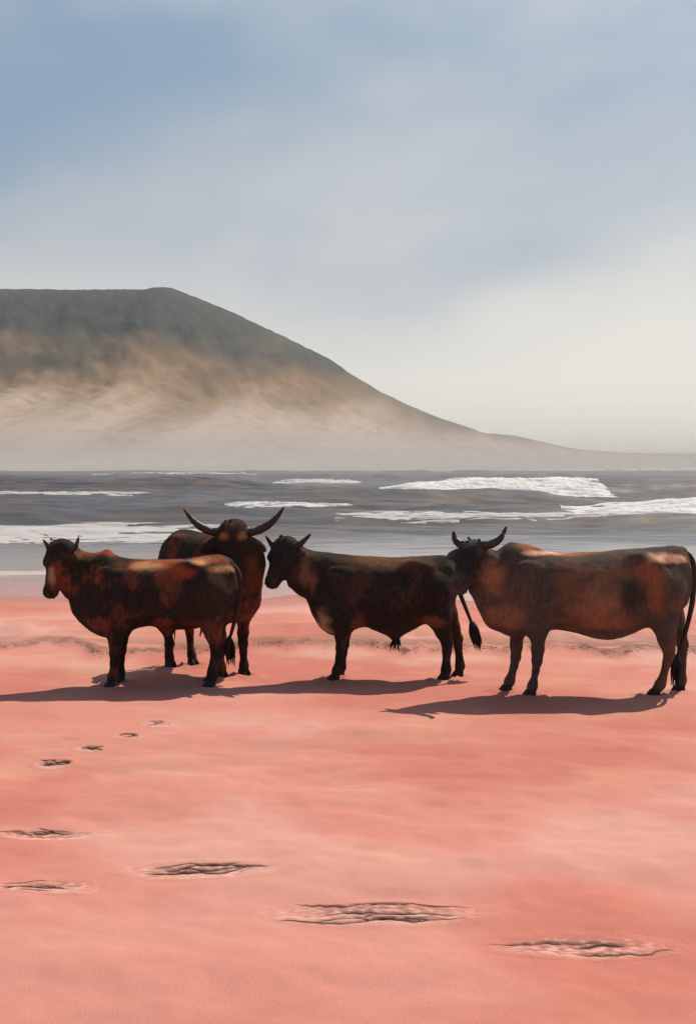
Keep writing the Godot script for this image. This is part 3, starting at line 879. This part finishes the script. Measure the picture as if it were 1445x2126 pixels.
# a trodden place in the sand: ragged creases with a sharp far wall and pushed-up pale lips
func print_in_sand(called: String, label: String, cx: float, cz: float, hl: float, hd: float, creases: int, sd: int, mat: Material, group: String) -> void:
	var rng := RandomNumberGenerator.new()
	rng.seed = sd
	var lines := []
	for i in creases:
		var far := rng.randf_range(-0.62, 0.62)
		var mid := rng.randf_range(-0.45, 0.45)
		var len := rng.randf_range(0.25, 0.55) * (1.0 if i > 0 else 1.4)
		var fat := 2.3 if hl < 0.2 else 1.0
		lines.append([mid * hl, far * hd * (0.4 if i == 0 else 1.0), len * hl, rng.randf_range(-0.22, 0.22) * hd, rng.randf_range(0.006, 0.012) * (1.0 + hl) * fat, rng.randf_range(0.006, 0.011) * fat, rng.randf() * 50.0])
	var nx := int(clampf(hl * 2.0 / 0.0065, 50, 190))
	var nz := int(clampf(hd * 2.0 / 0.0055, 36, 110))
	var depth := func(x: float, z: float) -> Vector2:       # x: height, y: shade painted in the creases
		var crease_shade := 0.0
		var y := 0.0
		for l in lines:
			var u: float = (x - l[0]) / l[2]
			if absf(u) > 1.15:
				continue
			var taper := sqrt(maxf(0.0, 1.0 - u * u))
			var line: float = l[1] + l[3] * u + (grain.get_noise_2d(x * 1.6 + l[6], l[6]) * 0.05 + grain.get_noise_2d(x * 7.0, l[6]) * 0.006)
			var w: float = l[4] * (0.5 + 0.6 * taper)
			var dz: float = (z - line) / w                    # positive: nearer the viewer
			var cut := exp(-dz * dz * 1.3)
			y -= float(l[5]) * taper * cut
			y += float(l[5]) * 0.28 * taper * exp(-pow(dz + 1.9, 2.0) * 1.1) + float(l[5]) * 0.10 * taper * exp(-pow(dz - 2.4, 2.0) * 0.6)
			crease_shade = maxf(crease_shade, taper * cut)
		return Vector2(y, crease_shade)
	var xs := PackedFloat32Array()
	var zs := PackedFloat32Array()
	for i in nx + 1:
		xs.append(lerpf(-hl, hl, float(i) / nx) * 1.35)
	for j in nz + 1:
		zs.append(lerpf(hd, -hd, float(j) / nz) * 1.45)
	var base := sand_plain(cx, cz)
	var high := func(x: float, z: float) -> float:
		var q := sqrt(x * x / (hl * hl) + z * z / (hd * hd))
		var d: Vector2 = depth.call(x, z)
		var inner := 1.0 - smoothstep(0.6, 0.88, q)
		return sand_plain(cx + x, cz + z) - base + 0.003 * (1.0 - smoothstep(0.9, 1.15, q)) + (d.x + grain.get_noise_2d(x * 2.0 + sd, z * 3.5) * 0.005) * inner - 0.04 * smoothstep(1.12, 1.35, q)
	var colour := func(x: float, _y: float, z: float) -> Color:
		var d: Vector2 = depth.call(x, z)
		var q := sqrt(x * x / (hl * hl) + z * z / (hd * hd))
		var c := sand_colour(cx + x, 0.0, cz + z)
		var n := grain.get_noise_2d(x * 7.0 + sd, z * 14.0)
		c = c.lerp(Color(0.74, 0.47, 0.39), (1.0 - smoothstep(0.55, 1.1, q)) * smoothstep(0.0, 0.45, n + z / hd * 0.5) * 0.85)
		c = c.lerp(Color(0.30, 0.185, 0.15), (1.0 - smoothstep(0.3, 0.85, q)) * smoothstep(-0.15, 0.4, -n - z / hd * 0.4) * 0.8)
		return c.lerp(Color(0.085, 0.048, 0.04), smoothstep(0.15, 0.7, d.y))  # shade of the creases darkened straight into the sand colour
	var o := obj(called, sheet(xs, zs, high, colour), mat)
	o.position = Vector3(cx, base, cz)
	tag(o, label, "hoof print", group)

# ------------------------------------------------------------------ sky
func sky_colour(dir: Vector3, sun: Vector3) -> Color:
	var e := asin(clampf(dir.y, 0.0, 1.0))
	var d := Vector3(dir.x, maxf(dir.y, 0.0), dir.z).normalized()
	var toward := d.dot(sun)
	var q := d / (d.y + 0.45)
	var n := sky_noise.get_noise_3d(q.x * 0.9 + 2.6, d.y * 2.6 - q.x * 0.4, q.z * 0.9 + 4.0)
	var n2 := sky_noise.get_noise_3d(q.x * 2.6 - 8.0, d.y * 6.0 - q.x * 0.7, q.z * 2.6)
	var side := Vector2(d.x, d.z).normalized().dot(Vector2(sun.x, sun.z).normalized())
	# clear blue above, the haze layer below it with an uneven upper edge that rises towards the sun
	var glow := pow(maxf(0.0, toward), 6.0)
	var edge := e + 0.13 * n + 0.05 * n2 - 0.26 * (side - 0.80)
	var clear := smoothstep(0.05, 0.28, edge)
	var haze := Vector3(0.62, 0.637, 0.632) * (0.80 + 0.22 * side)
	var blue := Vector3(0.225, 0.337, 0.48).lerp(Vector3(0.085, 0.145, 0.26), smoothstep(0.32, 1.1, e))
	var c := haze.lerp(blue, clear)
	# thin veils inside the blue
	c = c.lerp(Vector3(0.60, 0.615, 0.62) * (0.80 + 0.22 * side), smoothstep(0.02, 0.5, n2 * 0.8 - 0.5 * n) * 0.35)
	# cream glow low down
	c = c.lerp(Vector3(0.87, 0.825, 0.75) * (0.76 + 0.26 * side), exp(-pow((e + 0.03 * n2) / 0.135, 2.0)) * 0.85)
	c += Vector3(0.75, 0.68, 0.55) * glow
	return Color(c.x, c.y, c.z)

func make_sky(sun: Vector3) -> Sky:
	var w := 1024
	var h := 512
	var im := Image.create(w, h, false, Image.FORMAT_RGBF)
	for j in h:
		var e := (0.5 - (j + 0.5) / h) * PI
		if e < -0.03:
			var g := sky_colour(Vector3(0, 0.0, 1), sun) * 0.6
			im.fill_rect(Rect2i(0, j, w, h - j), Color(g.r, g.g * 0.75, g.b * 0.68))
			break
		for i in w:
			var a := (i + 0.5) / w * TAU
			im.set_pixel(i, j, sky_colour(Vector3(sin(a) * cos(e), sin(e), -cos(a) * cos(e)), sun))
	var p := PanoramaSkyMaterial.new()
	p.panorama = ImageTexture.create_from_image(im)
	var s := Sky.new()
	s.sky_material = p
	return s

func _ready() -> void:
	noise_setup(rolling, 11, 0.55, 3)
	noise_setup(grain, 23, 2.2, 3)
	noise_setup(streak, 37, 0.9, 4)
	noise_setup(coat_noise, 5, 1.0, 3)
	noise_setup(sky_noise, 71, 0.9, 5)

	# camera, sky, sun, exposure
	var cam := Camera3D.new()
	cam.name = "camera"
	add_child(cam)
	cam.position = Vector3(0, 2.0, 0)
	cam.rotation_degrees = Vector3(-1.825, 0, 0)
	cam.fov = 40.0
	cam.near = 0.05
	cam.far = 12000.0
	cam.current = true
	var to_sun := Vector3(0.56, 1.2, -0.78).normalized()
	var env := Environment.new()
	env.background_mode = Environment.BG_SKY
	env.sky = make_sky(to_sun)
	env.background_energy_multiplier = 1.0
	env.tonemap_mode = Environment.TONE_MAPPER_LINEAR
	env.tonemap_exposure = 1.0
	env.sdfgi_enabled = true
	env.ssao_enabled = true
	env.ssil_enabled = true
	env.fog_enabled = true
	env.fog_density = 0.00003
	env.fog_light_color = Color(0.93, 0.94, 0.96)
	env.volumetric_fog_enabled = true
	env.volumetric_fog_density = 0.0
	var we := WorldEnvironment.new()
	we.name = "world_environment"
	we.environment = env
	add_child(we)
	var sun := DirectionalLight3D.new()
	sun.name = "sun"
	add_child(sun)
	sun.look_at_from_position(to_sun * 50.0, Vector3.ZERO, Vector3.UP)
	sun.light_energy = 1.6
	sun.light_color = Color(1.0, 0.95, 0.88)
	sun.light_angular_distance = 0.5
	sun.shadow_enabled = true

	# ---- the places where the sand is trodden
	var prints := [
		["hoof_print", "small dark hoof print nearest the bulls, farthest of the row of four", -1.48, -10.94, 0.15, 0.20, 3],
		["hoof_print", "small dark hoof print, second from the bulls in the row of four", -1.63, -10.41, 0.13, 0.15, 3],
		["hoof_print", "small dark hoof print, third from the bulls in the row of four", -1.84, -9.95, 0.13, 0.14, 3],
		["hoof_print", "small dark hoof print nearest the viewer in the row of four", -1.99, -9.48, 0.15, 0.14, 4],
		["sand_scuff", "pair of dark scuffs at the left edge, below the row of four prints", -1.64, -7.66, 0.36, 0.14, 5],
		["sand_scuff", "dark tangled scuff at the left edge, lowest on that side", -1.43, -6.65, 0.30, 0.14, 6],
		["sand_scuff", "long thin scuff with two dark creases left of the middle foreground", -0.72, -6.94, 0.46, 0.15, 5],
		["sand_scuff", "widest scuff of dark crossed creases, in the middle foreground", 0.13, -6.30, 0.56, 0.19, 8],
		["sand_scuff", "pale-rimmed scuff at the lower right, nearest the viewer", 0.98, -5.84, 0.42, 0.15, 3]]
	for p in prints:
		hollows.append([p[2], p[3], p[4], p[5]])

	var cattle := herd()
	for d in cattle:
		for leg in d.legs:
			var foot: Array = leg.rows[-1]
			var spot: Vector3 = d.at + Basis(Vector3.UP, d.turn) * Vector3(foot[0] - 0.02, 0.0, float(leg.z) * 0.82)
			treads.append(Vector2(spot.x, spot.z))

	# ---- beach, sea, mountain
	var sand := vertex_matt(0.95, 0.15)
	relief(sand, 3, 0.22, 3, 1.3, 0.15)
	var speck := NoiseTexture2D.new()
	var sn := FastNoiseLite.new()
	noise_setup(sn, 61, 0.16, 4)
	speck.noise = sn
	speck.seamless = true
	speck.width = 1024
	speck.height = 1024
	var ramp := Gradient.new()
	ramp.set_color(0, Color(0.62, 0.58, 0.57))
	ramp.set_color(1, Color(1.0, 1.0, 1.0))
	ramp.add_point(0.36, Color(0.92, 0.91, 0.91))
	speck.color_ramp = ramp
	sand.albedo_texture = speck
	var gx := spaced([[-4000.0, -160.0, 900.0, 0.66], [-160.0, -9.0, 34.0, 0.8], [-9.0, -3.0, 0.06], [-3.0, 3.0, 0.036], [3.0, 9.0, 0.06], [9.0, 160.0, 1.5, 1.25], [160.0, 4000.0, 60.0, 1.4]])
	var gz := spaced([[2000.0, 2.0, 700.0, 0.7], [2.0, -4.0, 0.4], [-4.0, -11.5, 0.036], [-11.5, -15.0, 0.036], [-15.0, -18.0, 0.05], [-18.0, -27.0, 0.09], [-27.0, -200.0, 1.0, 1.2], [-200.0, -1400.0, 150.0]])
	struct("ground", sheet(gx, gz, sand_height, sand_colour), sand)
	var water := vertex_matt(0.34, 0.35)
	relief(water, 9, 0.012, 3, 9.0, 2.5, Vector3(0.35, 1, 2.2))
	var wash := vertex_matt(0.16, 0.5)
	relief(wash, 9, 0.012, 3, 4.0, 0.5, Vector3(1, 1, 3))
	var sx := spaced([[-4000.0, -200.0, 900.0, 0.7], [-200.0, -40.0, 16.0], [-40.0, 40.0, 0.45], [40.0, 200.0, 16.0], [200.0, 4000.0, 60.0, 1.4]])
	struct("shallow_water", sheet(sx, spaced([[-22.0, -44.0, 0.15]]), sea_height, sea_colour), wash)
	struct("sea", sheet(sx, spaced([[-44.0, -160.0, 0.4], [-160.0, -450.0, 3.0], [-450.0, -1400.0, 50.0]]), sea_height, sea_colour), water)
	var rock := vertex_matt(0.95, 0.1)
	var mx := spaced([[-4000.0, -900.0, 120.0], [-900.0, 900.0, 7.0], [900.0, 4000.0, 120.0]])
	var mz := spaced([[-1130.0, -2560.0, 14.0], [-2560.0, -4300.0, 120.0]])
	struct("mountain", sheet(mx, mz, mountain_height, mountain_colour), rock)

	# ---- surf
	var white := vertex_matt(0.95, 0.2)
	var pale := Color(0.45, 0.43, 0.42)
	foam("broad white breaker beneath the low right end of the mountain", 2.0, 20.0, -104.0, -116.0, 0.22, 0.10, white, 1.0, Color(0.66, 0.645, 0.63))
	foam("white breaker at the right edge, above the right cow's rump", 9.0, 26.0, -55.5, -62.0, 0.13, 0.20, white, 2.0, Color(0.66, 0.645, 0.63))
	foam("thin bright foam line just right of the long-horned bull's horn", -6.3, 0.8, -70.0, -72.6, 0.14, 0.50, white, 3.0, Color(0.66, 0.645, 0.63))
	foam("faint foam line left of the right cow's horns", -0.5, 11.5, -54.5, -58.0, 0.06, 0.70, white, 4.0)
	foam("thin foam line at the left edge between two dark swells", -44.0, -17.0, -110.0, -123.0, 0.18, 0.40, white, 5.0, pale)
	foam("farthest foam line at the left edge, below the mountain foot", -64.0, -14.0, -330.0, -352.0, 1.0, 0.65, white, 6.0)
	foam("long broken surf line along the far shore under the left of the mountain", -330.0, 40.0, -1060.0, -1128.0, 5.5, 0.12, white, 11.0, Color(0.80, 0.78, 0.77))
	foam("broken surf line along the far shore under the low right end of the mountain", 20.0, 420.0, -1060.0, -1128.0, 5.5, 0.12, white, 12.0, Color(0.80, 0.78, 0.77))
	foam("scattered foam right of the big breaker, before the far shore", 60.0, 190.0, -490.0, -530.0, 2.0, 0.5, white, 13.0)
	foam("short white foam patch in the middle of the farthest swell", -11.0, 2.0, -196.0, -212.0, 0.45, 0.55, white, 7.0)
	foam("wide pale sheet of foam left of the long-horned bull", -17.0, -4.0, -41.0, -54.0, 0.022, 0.35, white, 8.0, pale)
	foam("last thin foam edge at the waterline by the left edge", -11.0, -5.6, -28.6, -31.0, 0.012, 0.62, white, 9.0, Color(0.44, 0.38, 0.365))

	# ---- mist over the far water
	var banks := []
	for i in 9:
		var high := 9.0 * pow(1.36, i)
		banks.append([Vector3(-120.0 + 130.0 * (i % 4), 0.0, -640.0 - 40.0 * i), Vector3(1500.0 + 220.0 * i, high, 560.0 + 50.0 * i), 0.0007 * pow(0.86, i)])
	banks.append([Vector3(40, 0, -540), Vector3(1500, 15, 740), 0.0008])
	banks.append([Vector3(60, 0, -420), Vector3(900, 9, 480), 0.0008])
	for b in banks:
		var f := FogVolume.new()
		f.name = numbered("mist_bank")
		f.shape = RenderingServer.FOG_VOLUME_SHAPE_ELLIPSOID
		f.size = b[1]
		f.position = b[0]
		var fm := FogMaterial.new()
		fm.density = b[2]
		fm.albedo = Color(0.95, 0.93, 0.91)
		f.material = fm
		f.set_meta("kind", "stuff")
		add_child(f)

	# ---- wrack line on the low ridge behind the herd
	var chip := begin()
	tube(chip, [Vector3(-0.5, 0, 0), Vector3(-0.2, 0.25, 0.1), Vector3(0.15, 0.2, -0.1), Vector3(0.5, 0, 0.05)], [0.06, 0.16, 0.14, 0.04], 5)
	var mm := MultiMesh.new()
	mm.transform_format = MultiMesh.TRANSFORM_3D
	mm.mesh = done(chip)
	mm.instance_count = 1500
	var rng := RandomNumberGenerator.new()
	rng.seed = 404
	for i in mm.instance_count:
		var x := rng.randf_range(-7.0, 8.0)
		var tries := 0
		while streak.get_noise_2d(x * 0.8, 5.0) < rng.randf_range(-0.4, 0.5) and tries < 8:
			x = rng.randf_range(-7.0, 8.0)
			tries += 1
		var meander := rolling.get_noise_2d(x * 1.5 + 40.0, 3.0)
		var z := -(15.35 + meander * 1.1 + rng.randfn(0.0, 0.09))
		var s := rng.randf_range(0.008, 0.028)
		mm.set_instance_transform(i, Transform3D(Basis(Vector3.UP, rng.randf_range(-0.5, 0.5)).scaled(Vector3(s * 1.4, s * 0.6, s)), Vector3(x, sand_height(x, z) - 0.002, z)))
	var wrack := MultiMeshInstance3D.new()
	wrack.name = "seaweed_wrack"
	wrack.multimesh = mm
	wrack.material_override = matt(lin(0.17, 0.105, 0.08), 0.9)
	wrack.set_meta("kind", "stuff")
	tag(wrack, "thin line of dry brown seaweed along the low sand ridge behind the cattle", "seaweed")
	add_child(wrack)

	# ---- cattle
	var kinds := {}
	var coat := vertex_matt(0.75, 0.12)
	relief(coat, 15, 0.05, 3, 0.16, 0.35, Vector3(1.6, 0.6, 1.6))
	coat.rim_enabled = true
	coat.rim = 0.06
	coat.rim_tint = 0.6
	kinds.coat = coat
	var horn := matt(lin(0.035, 0.026, 0.024), 0.5, 0.4)
	kinds.horn = horn
	kinds.eye = matt(lin(0.006, 0.005, 0.005), 0.12, 0.5)
	kinds.hoof = matt(lin(0.03, 0.024, 0.022), 0.6)
	kinds.tail = matt(lin(0.045, 0.03, 0.024), 0.8)
	kinds.tuft = matt(lin(0.026, 0.02, 0.018), 0.8)
	kinds.hoof_shape = hoof_mesh()
	kinds.fur = vertex_matt(0.75, 0.10)
	var blade := begin()
	blade.set_smooth_group(0)
	for p in [Vector3(-0.13, 0, 0), Vector3(-0.10, 0.55, 0.03), Vector3(0.13, 0, 0), Vector3(0.13, 0, 0), Vector3(-0.10, 0.55, 0.03), Vector3(0.10, 0.55, 0.03), Vector3(-0.10, 0.55, 0.03), Vector3(0, 1, -0.05), Vector3(0.10, 0.55, 0.03)]:
		blade.set_color(Color.WHITE)
		blade.add_vertex(p)
	kinds.hair_shape = done(blade)
	var bodies := []
	for d in cattle:
		bodies.append(shape_body(d))
	var job := WorkerThreadPool.add_group_task(func(n: int) -> void: bodies[n].build(0.0135), bodies.size())
	WorkerThreadPool.wait_for_group_task_completion(job)
	for n in cattle.size():
		finish_cow(cattle[n], bodies[n], kinds)

	# ---- prints
	for i in prints.size():
		var p: Array = prints[i]
		print_in_sand(p[0], p[1], p[2], p[3], p[4], p[5], p[6], 900 + i, sand, "hoof prints crossing the sand" if i < 4 else "scuffed hollows in the foreground sand")
